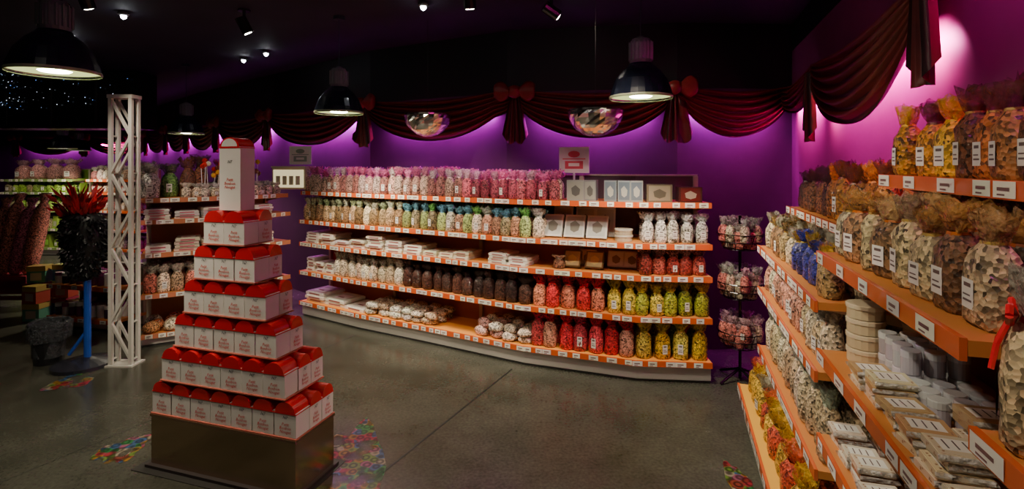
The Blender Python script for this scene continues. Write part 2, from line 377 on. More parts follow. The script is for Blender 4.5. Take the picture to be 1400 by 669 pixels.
# dark bulkhead with star lights
mb=MB(); mb.inst(T().box(-12.9,-5.2,7.1,7.5,2.2,2.99,0,GLOSS),(0,0,0),pal=((.03,.036,.033),))
mb.inst(T().box(-12.9,-5.2,7.07,7.1,2.2,2.25,0,GLOSS),(0,0,0),pal=((.05,.055,.05),))
for i in range(12): 
    x=-12.6+i*.62; mb.inst(T().box(x,x+.02,7.08,7.1,2.25,2.99,0,GLOSS),(0,0,0),pal=((.05,.055,.05),))
mb.build('bulkhead_panel')
mb=MB(); bulb=T().lathe([(.3,-1),(1,-.3),(1,.3),(.3,1)],6,0,EMIT)
for k in range(95):
    x=U(-7.4,-6.75) if k<60 else U(-7.4,-5.3); z=U(2.45,2.98); r=U(.002,.005)
    mb.inst(bulb,(x,7.06,z),0,(r,r,r),(random.choice([(.3,.45,.7),(.5,.6,.7),(.1,.25,.7)]),))
mb.build('fairy_lights')

# ------------------------------------------------------------------ drapery
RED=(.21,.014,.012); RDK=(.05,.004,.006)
def swag2(mb,W,s0,s1,zt,sag,out=.17,col=RED):
    nu,nv=36,36; V=[];F=[];C=[]
    for i in range(nu+1):
        u=i/nu; s=s0+(s1-s0)*u; b=4*u*(1-u)
        zT=zt-.02-.05*b; zB=zt-.14-sag*(b**.75)
        for j in range(nv+1):
            v=j/nv; z=zT+(zB-zT)*v
            o=out+.028*math.sin(v*math.pi*2*6+.8*math.sin(u*8))*(.4+.6*b)+.04*b*math.sin(v*math.pi)
            x,y,a=W.at(s,-o); V.append((x,y,z))
    t=T()
    for i in range(nu):
        for j in range(nv):
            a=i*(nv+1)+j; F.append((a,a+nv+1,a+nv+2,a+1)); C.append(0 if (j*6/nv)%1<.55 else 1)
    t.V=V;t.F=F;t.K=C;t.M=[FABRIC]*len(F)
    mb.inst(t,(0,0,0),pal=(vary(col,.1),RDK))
def tail(mb,W,s,zt,ln,w=.1,out=.2):
    nu,nv=14,12; V=[];F=[];C=[]
    for j in range(nv+1):
        v=j/nv
        for i in range(nu+1):
            u=i/nu-.5; ww=w*(.5+.9*v)
            z=zt-.08-ln*v-(.06*math.sin(abs(u)*2*math.pi) if j==nv else 0)+ (abs(u)*.12*v)
            o=out+.025*math.sin(u*math.pi*7)
            x,y,a=W.at(s+u*ww*2,-o); V.append((x,y,z))
    for j in range(nv):
        for i in range(nu):
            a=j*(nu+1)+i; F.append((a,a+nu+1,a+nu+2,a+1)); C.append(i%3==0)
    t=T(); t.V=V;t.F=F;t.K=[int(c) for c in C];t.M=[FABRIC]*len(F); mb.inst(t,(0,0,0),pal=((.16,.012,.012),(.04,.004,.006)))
def bow(mb,W,s,z,out=.24,k=1):
    x,y,a=W.at(s,-out)
    t=T(); t.lathe([(.02,-.06),(.055,-.04),(.068,0),(.055,.045),(.02,.06)],12,0,FABRIC)
    for sg in (-1,1):
        V=[];F=[];n=9
        for i in range(n+1):
            u=i/n; hh=.03+.065*math.sin(u*math.pi*.85)
            for j in range(10):
                b=2*math.pi*j/10; V.append((sg*(.04+.15*u),.035*math.sin(b)*(1+.3*math.sin(3*b)),hh*math.cos(b)+.01*u))
        for i in range(n):
            for j in range(10): F.append((i*10+j,i*10+(j+1)%10,(i+1)*10+(j+1)%10,(i+1)*10+j))
        F.append(tuple(n*10+j for j in range(10)))
        t.add(V,F,0,FABRIC)
    mb.inst(t,(x,y,z),a,(k,k,k),pal=((.24,.018,.015),))
WB=Path(Wb); WR=Path(Wr)
zt=2.42
LW=WB.L
st=[.6,2.3,4.0,5.7,7.4,LW[2]+.02, LW[2]+1.4, LW[3]+.45, LW[4]+.1, LW[5]+.12, LW[6]-.05, LW[7]-.12]
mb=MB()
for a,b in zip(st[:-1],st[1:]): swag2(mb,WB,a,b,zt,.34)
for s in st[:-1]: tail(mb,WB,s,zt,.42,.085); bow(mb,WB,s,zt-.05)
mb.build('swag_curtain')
mb=MB()
rs=[.12,1.27,3.0]
RC=(.15,.012,.012)
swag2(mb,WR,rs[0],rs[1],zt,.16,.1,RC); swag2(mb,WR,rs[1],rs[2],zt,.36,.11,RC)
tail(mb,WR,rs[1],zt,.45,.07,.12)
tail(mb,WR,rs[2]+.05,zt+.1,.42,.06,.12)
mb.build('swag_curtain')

def area(name,loc,rot,sx,sy,p,col,disk=False,spread=180):
    l=bpy.data.lights.new(name,'AREA'); l.energy=p; l.color=col; l.spread=math.radians(spread)
    if disk: l.shape='DISK'; l.size=sx
    else: l.shape='RECTANGLE'; l.size=sx; l.size_y=sy
    o=bpy.data.objects.new(name,l); bpy.context.collection.objects.link(o); o.location=loc; o.rotation_euler=rot; return o
def spot(name,loc,tgt,p,col,ang=70,blend=.6,r=.04):
    l=bpy.data.lights.new(name,'SPOT'); l.energy=p; l.color=col; l.spot_size=math.radians(ang); l.spot_blend=blend; l.shadow_soft_size=r
    o=bpy.data.objects.new(name,l); bpy.context.collection.objects.link(o); o.location=loc
    o.rotation_euler=(Vector(tgt)-Vector(loc)).to_track_quat('-Z','Y').to_euler(); return o
for W,S,pw,c,ds,tl,sp in ((WB,st,27,(.85,.03,.95),.07,.45,180),(WR,rs+[4.6],50,(1.0,.04,.6),.06,.75,120)):
    for a,b in zip(S[:-1],S[1:]):
        x0,y0,_=W.at(a,-ds); x1,y1,_=W.at(b,-ds)
        an=math.atan2(y1-y0,x1-x0); x,y=(x0+x1)/2,(y0+y1)/2
        zz=2.2 if not (W is WR and a>2.9) else 2.75
        area('led_strip_light',(x,y,zz),(tl,0,an),(b-a)*.7,.03,pw*(b-a)/1.5,c,spread=sp)
for s,z in ((1.45,2.12),(2.86,2.2)):
    x,y,a=WR.at(s,-.08); area('led_pink_light',(x,y,z),(1.2,0,a),.1,.06,9,(1,.15,.5),spread=130)

# ------------------------------------------------------------------ main shelving
P=[(-2.38,5.75),(-1.57,5.24),(-.87,4.86),(.09,4.31),(.97,3.99),(1.54,3.94)]
mp=Path(P)
lv=[(.17,0,(.85,.33,.05)),(.51,0.0,None),(.83,.0,None),(1.08,.0,None),(1.40,.02,None)]
gondola('display_shelving_unit',P,lv,.42,1.60,labd=1.6,upper=1.1)
FR=[.07,.175,.28]
mb=MB()
fill(mb,mp,.0,2.2,1.401,.1,.255,BAGS,palette([(.42,.24,.2),(.45,.12,.16),(.55,.38,.32),(.25,.09,.08)],[(.8,.25,.45),(.8,.58,.62),(.65,.14,.32)]),FR)
fill(mb,mp,2.2,3.16,1.401,.09,.235,BAGS,palette([(.45,.09,.13),(.58,.38,.32),(.28,.04,.07)],[(.82,.15,.4),(.78,.4,.54)]),FR)
mb.build('pink_candy_bags')
mb=MB()
fill(mb,mp,.0,1.5,1.081,.105,.25,BAGS,palette([(.55,.46,.3),(.42,.28,.15),(.22,.13,.06)],[(.55,.55,.4),(.42,.48,.28)]),FR)
fill(mb,mp,1.5,3.02,1.081,.1,.24,BAGS,palette([(.28,.36,.12),(.55,.48,.36),(.22,.18,.1),(.4,.2,.12)],[(.2,.55,.14),(.15,.36,.5),(.5,.55,.48)]),FR)
mb.build('clear_candy_bags')
mb=MB()
stack(mb,mp,.05,1.75,.831,.21,.26,.028,2,5,[(.78,.75,.68),(.73,.68,.58)])
stack(mb,mp,1.75,2.28,.831,.16,.24,.022,2,5,[(.7,.66,.5),(.65,.6,.5)])
stack(mb,mp,2.48,2.88,.831,.18,.24,.022,3,5,[(.75,.73,.68)])
stack(mb,mp,.02,.5,.511,.13,.2,.035,3,5,[(.78,.76,.7)])
stack(mb,mp,.02,1.0,.171,.3,.3,.035,1,3,[(.78,.76,.7)],.2)
mb.build('white_nougat_boxes')
mb=MB()
fill(mb,mp,.5,1.5,.511,.105,.24,BAGS,palette([(.72,.62,.48),(.5,.4,.28)],[(.55,.52,.42)]),FR)
mb.build('white_candy_bags')
mb=MB()
fill(mb,mp,1.5,2.9,.511,.11,.245,PLAIN,palette([(.045,.015,.01),(.02,.008,.008),(.08,.03,.02)],[(.045,.025,.025),(.08,.05,.045)]),FR)
mb.build('dark_chocolate_bags')
mb=MB()
fill(mb,mp,2.92,3.55,.511,.108,.27,BAGS,palette([(.6,.02,.03),(.62,.2,.12)],[(.85,.01,.03)]),FR)
fill(mb,mp,2.9,3.78,.171,.115,.32,BAGS,palette([(.5,.01,.03),(.6,.05,.07),(.45,.2,.14)],[(.88,.01,.04),(.85,.03,.12)]),(.08,.2))
mb.build('red_candy_bags')
mb=MB()
fill(mb,mp,3.56,4.36,.511,.105,.26,BAGS,palette([(.65,.52,.06),(.32,.36,.03)],[(.88,.66,.01)]),FR)
fill(mb,mp,3.79,4.36,.171,.115,.31,BAGS,palette([(.6,.5,.08),(.22,.38,.07),(.7,.46,.02)],[(.88,.7,.01)]),(.08,.2))
mb.build('yellow_candy_bags')
mb=MB()
fill(mb,mp,3.83,4.35,.831,.1,.215,BAGS,palette([(.22,.025,.018),(.42,.07,.05)],[(.5,.26,.24),(.4,.16,.16)]),FR)
fill(mb,mp,3.1,3.2,.831,.1,.12,BAGS,palette([(.2,.08,.05)],[(.5,.4,.35)]),(.1,))
mb.build('chocolate_candy_bags')
mb=MB()
def pouches(s0,s1,h,w,ht,cols,ds=(.08,.2,.32),layers=1,path=mp):
    for L in range(layers):
        fill(mb,path,s0,s1,h+L*ht*.8,w,ht,POUCH,palette(cols,[(.7,.7,.7)]),ds,0,.02,.95,.2,.6)
pouches(1.0,1.9,.171,.15,.07,[(.62,.55,.44),(.7,.66,.56),(.5,.36,.24)],layers=2)
pouches(2.35,2.9,.171,.13,.08,[(.62,.55,.44),(.6,.36,.3),(.7,.66,.58)],layers=2)
mb.build('clear_candy_pouches')
mb=MB()
def fr(s,h,d,w,th,ht,c0,c1,c2,tilt=-.35,path=mp):
    x,y,a=path.at(s,d); mb.inst(FRAME,(x,y,h+abs(math.sin(tilt))*th*.5),a,(w,th,ht),(c0,c1,c2),tilt)
W1=(.6,.6,.58)
for s in (3.08,3.27,3.46): fr(s,1.081,.12,.17,.03,.2,W1,(.45,.46,.45),(.15,.14,.12),-.5)
for s in (3.13,3.33,3.5): fr(s,1.081,.3,.17,.03,.25,W1,(.45,.46,.45),(.2,.2,.2),-.2)
for s in (3.25,3.44,): fr(s,.831,.12,.15,.03,.15,(.2,.13,.05),(.6,.5,.25),(.75,.6,.2),-.6)
for s in (3.36,3.6,3.73): fr(s,.831,.24,.14,.03,.14,(.6,.55,.45),(.75,.72,.6),(.3,.2,.1),-.5)
for s,w,c in ((3.29,.15,(.3,.3,.3)),(3.41,.1,(.22,.22,.24))): fr(s,1.401,.15,w,.1,.17,c,vary((.35,.35,.33)),(.1,.1,.1),0)
for s,c in ((3.58,(.2,.22,.24)),(3.69,(.25,.28,.3)),(3.81,(.28,.28,.28))): fr(s,1.401,.12,.1,.07,.17,c,(.13,.16,.2),(.35,.35,.32),0)
fr(3.99,1.401,.15,.2,.12,.14,(.12,.1,.07),(.22,.19,.14),(.07,.06,.04),0)
fr(4.23,1.401,.15,.18,.12,.12,(.06,.015,.015),(.12,.015,.015),(.35,.28,.22),0)
mb.build('gift_tins')
mb=MB()
fill(mb,mp,3.84,4.36,1.081,.088,.23,WIDE,palette([(.5,.47,.43),(.33,.32,.31)],[(.55,.55,.55)]),(.08,.2),asp=.8)
x,y,a=mp.at(3.68,.13)
for k in range(2): mb.inst(TIN,(x,y,1.081+k*.05),a,(.14,.14,.05),((.5,.42,.3),(.6,.56,.48)))
mb.build('silver_gift_bags')

def card(name,x,y,z,rot,w,h,c,ink,txt=None,post=0):
    mb=MB(); t=T().box(-w/2,w/2,-.006,.006,0,h,0,MATTE)
    t.box(-w*.38,w*.38,-.008,-.0061,h*.52,h*.56,1,MATTE); t.box(-w*.3,w*.3,-.008,-.0061,h*.16,h*.46,1,MATTE); t.box(-w*.18,w*.18,-.0095,-.0081,h*.26,h*.38,0,MATTE)
    V=[];n=12
    for i in range(n): b=2*math.pi*i/n; V.append((w*.2*math.cos(b),-.008,h*.72+h*.13*math.sin(b)))
    t.add(V,[tuple(range(n))],1,MATTE)
    if post: t.box(-.008,.008,-.004,.004,-post,0,2,MATTE); t.box(-.05,.05,-.03,.03,-post,-post+.006,2,MATTE)
    mb.inst(t,(x,y,z),rot,(1,1,1),(c,ink,(.5,.5,.5))); return mb.build(name)
x,y,a=mp.at(3.22,.35); card('shelf_sign',x,y,1.625,a,.27,.23,(.92,.72,.78),(.8,.08,.14),post=.219)

# ------------------------------------------------------------------ left shelving
PL=[(-3.42,4.72),(-2.98,4.97),(-2.62,5.32),(-2.44,5.62)]
lp=Path(PL)
LV=[(.12,0,None),(.49,0,None),(.87,0,None),(1.18,0,None),(1.38,.04,None)]
gondola('corner_shelving_unit',PL,LV,.42,1.5,labd=1.4,backcol=(.3,.12,.05),strip=(.6,.2,.1))
mb=MB()
stack(mb,lp,.0,1.2,1.181,.2,.24,.024,3,4,[(.75,.72,.68)],inkc=(.5,.1,.15))
stack(mb,lp,.0,1.2,.871,.2,.26,.03,2,5,[(.75,.72,.65),(.7,.62,.5)],inkc=(.5,.1,.15))
mb.build('white_nougat_boxes')
mb=MB()
fill(mb,lp,.0,1.25,.491,.105,.26,BAGS,palette([(.6,.46,.34),(.5,.32,.2),(.6,.18,.13)],[(.6,.52,.45)]),FR)
fill(mb,lp,.3,1.3,1.381,.085,.13,BAGS,palette([(.6,.53,.44),(.5,.38,.3)],[(.65,.6,.55)]),(.08,.18,.28))
pouches(.0,1.2,.121,.14,.1,[(.4,.12,.05),(.5,.25,.1),(.6,.5,.4)],path=lp)
mb.build('clear_candy_bags')
mb=MB()
for s,d,h,w,c,c2 in ((.06,.12,.32,.15,(.5,.48,.45),(.6,.58,.55)),(.0,.25,.34,.13,(.55,.5,.4),(.5,.4,.3)),(.36,.2,.38,.14,(.22,.07,.04),(.12,.04,.02)),(.52,.24,.40,.14,(.12,.05,.03),(.16,.05,.02)),(.2,.28,.32,.14,(.2,.22,.1),(.15,.3,.08)),(.74,.22,.36,.17,(.5,.04,.05),(.4,.25,.2)),(.92,.22,.34,.15,(.25,.15,.25),(.4,.35,.3))):
    x,y,a=lp.at(s,d); mb.inst(random.choice(BAGS),(x,y,1.381),a,(w,w,h),(c2,c,c,LBL,INK))
for k in range(34):
    s=U(.45,1.15); x,y,a=lp.at(s,U(.1,.35)); z=1.381; zz=z+U(.2,.38)
    mb.tube((x,y,z),(x+U(-.02,.02),y,zz),.003,(.8,.8,.8),MATTE)
    t=T().lathe([(.3,-1),(.8,-.6),(1,0),(.8,.6),(.3,1)],8,0,GLOSS); mb.inst(t,(x,y,zz),0,(.026,.026,.026),(random.choice([(.7,.03,.03),(.7,.6,.5),(.6,.1,.15),(.8,.4,.05),(.2,.05,.03)]),))
mb.build('lollipop_display')
mb=MB(); x,y=-2.50,5.86
t=T().box(-.2,.2,-.1,.1,.0,.24,0,GLOSS).box(-.21,.21,-.11,.11,.24,.26,1,GLOSS).box(-.185,.185,-.102,-.1,.02,.22,2,EMIT)
for i in range(4): t.box(-.15+i*.08,-.1+i*.08,-.106,-.102,.05,.15,1,MATTE)
mb.inst(t,(x,y,1.421),-.15,(1,1,1),((.85,.76,.5),(.75,.7,.5),(.30,.25,.14))); mb.build('lit_display_box')
card('shelf_sign',x+.08,y,1.7,-.15,.27,.21,(.9,.88,.8),(.3,.4,.3))

PQ=[(-4.85,5.35),(-4.0,5.15)]
gondola('low_shelving_unit',PQ,[(.12,0,None),(.45,0,None)],.35,.62,backcol=(.3,.12,.06))
mb=MB(); q=Path(PQ)
for h in (.121,.451):
    for d in (.08,.18,.28):
        for i in range(9):
            x,y,a=q.at(.05+i*.093,d); c=random.choice([(.7,.7,.68),(.05,.03,.06),(.15,.04,.1)])
            mb.inst(TIN,(x,y,h),a,(.075,.075,U(.11,.15)),(c,random.choice([(.7,.7,.7),(.3,.05,.2)])))
mb.build('jam_jars')

# distant shelves
PD=[(-9.6,9.6),(-8.15,9.5)]
gondola('display_shelving_unit',PD,[(.15,0,None),(.5,0,None),(.85,0,None),(1.18,0,None),(1.42,0,None)],.4,1.6,backcol=(.2,.35,.05),deck=(.3,.4,.1),strip=(.25,.35,.12))
mb=MB(); dp=Path(PD)
for h in (.151,.501,.851,1.181):
    fill(mb,dp,.02,1.43,h,.14,.24,BAGS+[FLAT],palette([(.25,.38,.06),(.35,.3,.16),(.2,.34,.04)],[(.3,.6,.08),(.5,.52,.36)]),(.1,.25))
fill(mb,dp,.1,1.4,1.421,.28,.38,BAGS,palette([(.4,.18,.18)],[(.65,.35,.45)]),(.2,))
mb.build('green_candy_bags')
PE=[(-7.9,9.5),(-6.7,9.2)]
gondola('display_shelving_unit',PE,[(.15,0,None),(.5,0,None),(.85,0,None),(1.18,0,None),(1.42,0,None)],.4,1.6,backcol=(.25,.1,.05))
mb=MB(); dp=Path(PE)
for h in (.151,.501,.851,1.181,1.421):
    fill(mb,dp,.02,1.18,h,.14,.24,BAGS,palette([(.4,.3,.2),(.4,.35,.3),(.3,.1,.1)],[(.5,.48,.4),(.6,.55,.5)]),(.1,.25))
mb.build('clear_candy_bags')
# leaning net bags of sweets on a red stand, far left
mb=MB()
for k in range(4):
    x0=-6.12+k*.15; t=T().lathe([(.03,0),(.07,.05),(.085,.25),(.085,.6),(.07,.78),(.03,.85),(.06,.95)],12,0,CANDY,jit=.08)
    V=[]
    for v in t.V: V.append((v[0]+.22*v[2],v[1],v[2]))
    t.V=V
    mb.inst(t,(x0,6.0,.41),0,(1,1,.95+.05*(k%2)),(random.choice([(.75,.1,.14),(.75,.28,.2),(.7,.2,.3)]),))
mb.inst(T().box(-.38,.3,-.15,.15,.36,.41,0,MATTE).box(-.36,-.31,-.13,.13,0,.36,0,MATTE).box(.23,.28,-.13,.13,0,.36,0,MATTE).box(-.31,.23,-.02,.02,.1,.14,0,MATTE).box(-.36,.28,.11,.13,.14,.36,0,MATTE),(-5.9,6.05,0),0,pal=((.5,.05,.08),))
mb.build('candy_net_bag_stand')
mb=MB()
for k,(x,y) in enumerate(((-5.30,5.75),(-5.10,5.85),(-5.2,5.6))):
    for j in range(3 if k<2 else 2):
        mb.inst(T().box(-.5,.5,-.5,.5,0,.9,0,GLOSS).box(-.52,.52,-.52,.52,.7,1,1,GLOSS).box(-.3,.3,-.51,.5,.15,.6,2,MATTE),(x,y,.004+j*.19),U(-.3,.3),(.17,.15,.185),(random.choice([(.5,.08,.05),(.1,.15,.35),(.55,.35,.05),(.1,.3,.2)]),random.choice([(.5,.35,.1),(.45,.05,.1)]),(.5,.4,.3)))
mb.build('gift_boxes')

# ------------------------------------------------------------------ truss column
mb=MB(); tw=(.62,.6,.56); cx,cy=-3.30,4.36; hw,hd=.085,.04
cor=[(-hw,-hd),(hw,-hd),(hw,hd),(-hw,hd)]
def bar(p0,p1,w):
    mb.tube(p0,p1,w,tw,GLOSS,4)
for (a,b) in cor: 
    mb.inst(T().box(a-.014,a+.014,b-.014,b+.014,0.012,2.27,0,GLOSS),(cx,cy,0),0,pal=(tw,))
mb.inst(T().box(-.12,.12,-.08,.08,0,.012,0,GLOSS).box(-hw-.02,hw+.02,-hd-.02,hd+.02,2.26,2.29,0,GLOSS),(cx,cy,0),pal=(tw,))
nb=7
for i in range(nb):
    hh=.315; z0=.05+i*hh; z1=z0+hh; f=i%2
    a,b=(cor[0],cor[1]) if f else (cor[1],cor[0])
    bar((cx+a[0],cy+a[1],z0),(cx+b[0],cy+b[1],z1),.014)
    a,b=(cor[3],cor[2]) if f else (cor[2],cor[3])
    bar((cx+a[0],cy+a[1],z0),(cx+b[0],cy+b[1],z1),.012)
    for a,b in ((cor[0],cor[3]),(cor[1],cor[2])): bar((cx+a[0],cy+a[1],z0),(cx+b[0],cy+b[1],z0),.009)
mb.build('truss_column')

# ------------------------------------------------------------------ dark feather figure on blue stand
mb=MB(); fx,fy=-3.62,4.33
mb.inst(T().lathe([(.22,0),(.22,.03),(.1,.06),(.03,.08)],24,0,GLOSS),(fx,fy,0),pal=((.02,.02,.03),))
mb.tube((fx+.03,fy,.05),(fx+.03,fy,.85),.026,(.02,.08,.45),GLOSS,10)
mb.tube((fx+.03,fy,.30),(fx-.1,fy-.03,.1),.014,(.02,.08,.45),GLOSS,8)
mb.inst(T().lathe([(.3,0),(.6,.1),(.85,.3),(.97,.55),(1,.75),(.8,.93),(.3,1)],18,0,FABRIC,jit=.08),(fx,fy,.72),0,(.16,.13,.58),((.01,.01,.012),))
def leaf(p,d,l,w,col,m=FABRIC):
    p=Vector(p); d=Vector(d).normalized(); s=d.orthogonal().normalized()
    s=(Matrix.Rotation(U(0,6.28),3,d)@s)*w; n=d.cross(s).normalized()*w*.4
    q=p+d*l; mid=p+d*l*.45
    mb.raw([tuple(p),tuple(mid+s+n),tuple(q),tuple(mid-s+n),tuple(mid-n)],[(0,1,4),(1,2,4),(2,3,4),(3,0,4)],col,m)
for k in range(900):
    th=U(0,6.28); v=R()**.8; z=.74+.56*v
    rr=np.interp(v,[0,.1,.3,.55,.75,.93,1],[.3,.6,.85,.97,1,.8,.3])
    n=Vector((math.cos(th),math.sin(th),0)); p=Vector((fx+.155*rr*n.x,fy+.125*rr*n.y,z))
    leaf(p,n*.55+Vector((U(-.3,.3),U(-.3,.3),U(-1.1,.1))),U(.03,.06),.014,random.choice([(.008,.008,.01),(.016,.016,.02),(.01,.008,.013)]))
for k in range(45):
    a=U(-1,1); b=U(-1,1); z=1.24+U(0,.04)
    p=Vector((fx-.03+a*.09,fy+b*.07,z)); d=Vector((a*.5-.1,b*.4,1)).normalized(); L=U(.10,.25)*(1.2-abs(a)*.4)
    q=p+d*L*.6; d2=(d+Vector((a*.9+U(-.5,.5),b*.5,-.1))).normalized(); c=vary((.6,.02,.03),.4)
    leaf(p,d,L,.022,c); leaf(q,d2,L*.6,.02,c)
mb.build('feather_costume_stand')
mb=MB()
t=T(); t.lathe([(.1,0),(.13,.32),(.14,.33),(.14,.345)],20,0,GLOSS,cap=(True,False)); t.lathe([(.143,.2),(.155,.33),(.14,.36),(.12,.34),(.11,.06)],20,1,CELLO,cap=(False,False),jit=.08)
mb.inst(t,(-3.98,4.40,0),0,(1,1,1),((.015,.015,.018),(.09,.095,.11))); mb.build('waste_bin')

# ------------------------------------------------------------------ tower of mailbox shaped candy boxes
def text_mesh(body,size):
    c=bpy.data.curves.new('t','FONT'); c.body=body; c.size=size; c.align_x='CENTER'; c.resolution_u=1; c.space_line=.85; c.shear=.25; c.offset=.0002
    o=bpy.data.objects.new('t',c); bpy.context.collection.objects.link(o)
    dg=bpy.context.evaluated_depsgraph_get(); me=bpy.data.meshes.new_from_object(o.evaluated_get(dg))
    V=[tuple(v.co) for v in me.vertices]; F=[tuple(p.vertices) for p in me.polygons]
    bpy.data.objects.remove(o); bpy.data.curves.remove(c); bpy.data.meshes.remove(me); return V,F
bw,bd,bh,arch=.134,.1,.125,.058
tV,tF=text_mesh('Petit\nBonbon\nNougat',.024); nV,nF=text_mesh('N7',.024)
def mailbox(w,d,h,ar,ts=1,rim=False,side=True):
    t=T(); t.box(-w/2,w/2,0,d,0,h,0,MATTE)
    n=12; V=[];F=[]
    o=.003; w2=w/2-.005
    for y in (-o,d+o):
        for i in range(n+1):
            b=math.pi*i/n; V.append((w2*math.cos(b),y,h-.004+ar*math.sin(b) if 0<i<n else h-.004))
    F=[(i,i+1,n+2+i,n+1+i) for i in range(n)]
    t.add(V,F,1,GLOSS)
    t.add(V,[tuple(range(n,-1,-1)),tuple(range(n+1,2*n+2))],1,GLOSS)
    if rim:
        V2=[(v[0]*.8,-o-.001,h+.004+(v[2]-h)*.78) for v in V[:n+1]]; t.add(V2,[tuple(range(n,-1,-1))],0,MATTE)
    t.box(-w/2-.001,w/2+.001,-o,d+o,h-.008,h-.003,1,GLOSS)
    if ts:
        t.add([(v[0]*ts,-.002,v[1]*ts+h*.46) for v in tV],[tuple(f) for f in tF],2,MATTE)
        t.add([(v[0]*ts,-.002,v[1]*ts+h*.74) for v in nV],[tuple(f) for f in nF],3,MATTE)
    return t
MBX=mailbox(bw,bd,bh,arch,.95); BIG=mailbox(.145,.10,.35,.055,1.0,True)
mb=MB()
ang=math.atan2(-.297,.955); Lx,Ly=-2.03,2.89
def tw_(u,v): return (Lx+math.cos(ang)*u-math.sin(ang)*v, Ly+math.sin(ang)*u+math.cos(ang)*v)
tp=((.80,.76,.72),(.66,.015,.02),(.62,.04,.03),(.08,.08,.1))
cnt=[7,6,5,4,3,2]; dep=[3,3,2,2,2,2]
for i,(n,dn) in enumerate(zip(cnt,dep)):
    z=.30+i*.193; u0=(.98-n*.14)/2; v0=(.24-dn*.1)/2 if dn<3 else -.02
    v0=max(0,v0)
    x,y=tw_(.49,v0)
    mb.inst(T().box(-n*.07-.004,n*.07+.004,-.008,dn*.1+.004,0,.006,0,MATTE),(x,y,z-.002),ang,pal=((.5,.12,.08),))
    for r in range(dn):
        for c in range(n):
            if r>0 and c==n-1:
                x,y=tw_(u0+.14*n-.002,v0+.1*r+.05)
                mb.inst(MBX,(x,y,z+.005),ang+math.pi/2+U(-.02,.02),(.72,1,1),tp); continue
            x,y=tw_(u0+.14*(c+.5)+U(-.001,.001),v0+.1*r)
            mb.inst(MBX,(x,y,z+.005),ang+U(-.03,.03),(1,1,1),tp)
x,y=tw_(.49,.06); mb.inst(BIG,(x,y,.30+6*.193-.01),ang,(1,1,1),tp)
tower=bpy.data.objects.new('candy_box_tower',None); bpy.context.collection.objects.link(tower)
mb.build('candy_boxes',tower)
mb=MB()
x,y=tw_(.49,0)
mb.inst(T().box(-.49,.49,-.006,.30,.02,.285,0,METAL).box(-.495,.495,-.012,.306,.285,.297,1,GLOSS).box(-.51,.51,-.03,.32,.004,.02,2,MATTE),(x,y,0),ang,pal=((.50,.36,.25),(.12,.07,.04),(.03,.02,.02)))
mb.inst(T().box(-.56,.53,-.07,.36,.0,.004,0,MATTE),(x,y,0),ang,pal=((.02,.018,.015),))
mb.build('plinth',tower)

# ------------------------------------------------------------------ pendants
PEND=[(-2.5,2.8,2.2,1),(-1.52,4.5,2.15,1),(.855,3.4,2.14,1),(-4.23,6.65,2.1,1),(-9.3,11,2.0,1),(-7.9,9.0,1.98,0)]
for (x,y,z,big) in PEND:
    mb=MB(); nv=(.012,.016,.035)
    t=T(); t.lathe([(.205,0),(.205,.012),(.195,.05),(.17,.12),(.125,.18),(.085,.215),(.075,.23)],28,0,GLOSS,cap=(False,True))
    t.lathe([(.2,.003),(.19,.05),(.165,.115),(.12,.17),(.03,.2)],28,1,METAL,cap=(False,False))
    t.lathe([(.07,.23),(.075,.25),(.075,.36),(.06,.39),(.02,.41)],16,2,GLOSS)
    for i in range(16):
        b=2*math.pi*i/16; t.box(.076*math.cos(b)-.004,.076*math.cos(b)+.004,.076*math.sin(b)-.004,.076*math.sin(b)+.004,.25,.37,2,GLOSS)
    t.lathe([(.198,.012),(.198,.016)],28,3,EMIT,cap=(True,False))
    t.lathe([(.03,.002),(.065,.006),(.075,.012)],14,4,EMITHI,cap=(True,False))
    t.lathe([(.206,-.004),(.209,.004),(.206,.014)],28,5,GLOSS,cap=(False,False))
    t.lathe([(.004,.41),(.004,H-z)],6,0,MATTE); t.lathe([(.05,H-z-.03),(.05,H-z)],12,0,MATTE)
    mb.inst(t,(x,y,z),0,(1,1,1),(nv,(.5,.5,.4),(.16,.17,.19),(.36,.40,.14),(1,.95,.7),(.5,.55,.35)))
    mb.build('pendant_lamp')
    spot('pendant_bulb_light',(x,y,z-.03),(x,y,0),105,(1,.88,.66),128,.55,.07)
# added ceiling spotlights, put in mainly to brighten the shelves
SP=[((-2.25,4.3),(-1.3,5.2,.75),150),((-1.1,2.9),(-.6,4.9,.7),115),((-.3,3.6),(-.2,4.7,.7),90),((.35,2.3),(.6,4.1,.7),100),((-.6,1.9),(1.5,2.4,.95),110),((-.5,.6),(.95,1.3,1.1),80),((-2.2,1.8),(-1.5,2.8,.7),55),((-3.0,3.6),(-3.0,4.9,.8),75),((-8.6,8.0),(-8.8,9.6,.9),80),((-6.4,7.9),(-7.2,9.3,.9),45),((.3,3.9),(1.9,4.4,2.2),16),((0,1.6),(1.9,2.8,2.2),14)]
for (x,y),tg,pw in SP:
    mb=MB(); L=Vector((x,y,2.86)); d=(Vector(tg)-L).normalized()
    mb.tube((x,y,2.99),(x,y,2.9),.012,(.02,.02,.02),GLOSS)
    mb.inst(T().lathe([(.05,0),(.05,.015)],12,0,GLOSS),(x,y,2.985),pal=((.02,.02,.02),))
    mb.tube(L-d*.06+Vector((0,0,.02)),L+d*.06,.045,(.02,.02,.02),GLOSS,14)
    mb.tube(L+d*.06,L+d*.064,.03,(1,.93,.8),EMITHI,12)
    mb.build('added_spotlight')
    spot('added_spot_beam',tuple(L+d*.09),tg,pw,(1,.86,.66),56,.75)
mb=MB()
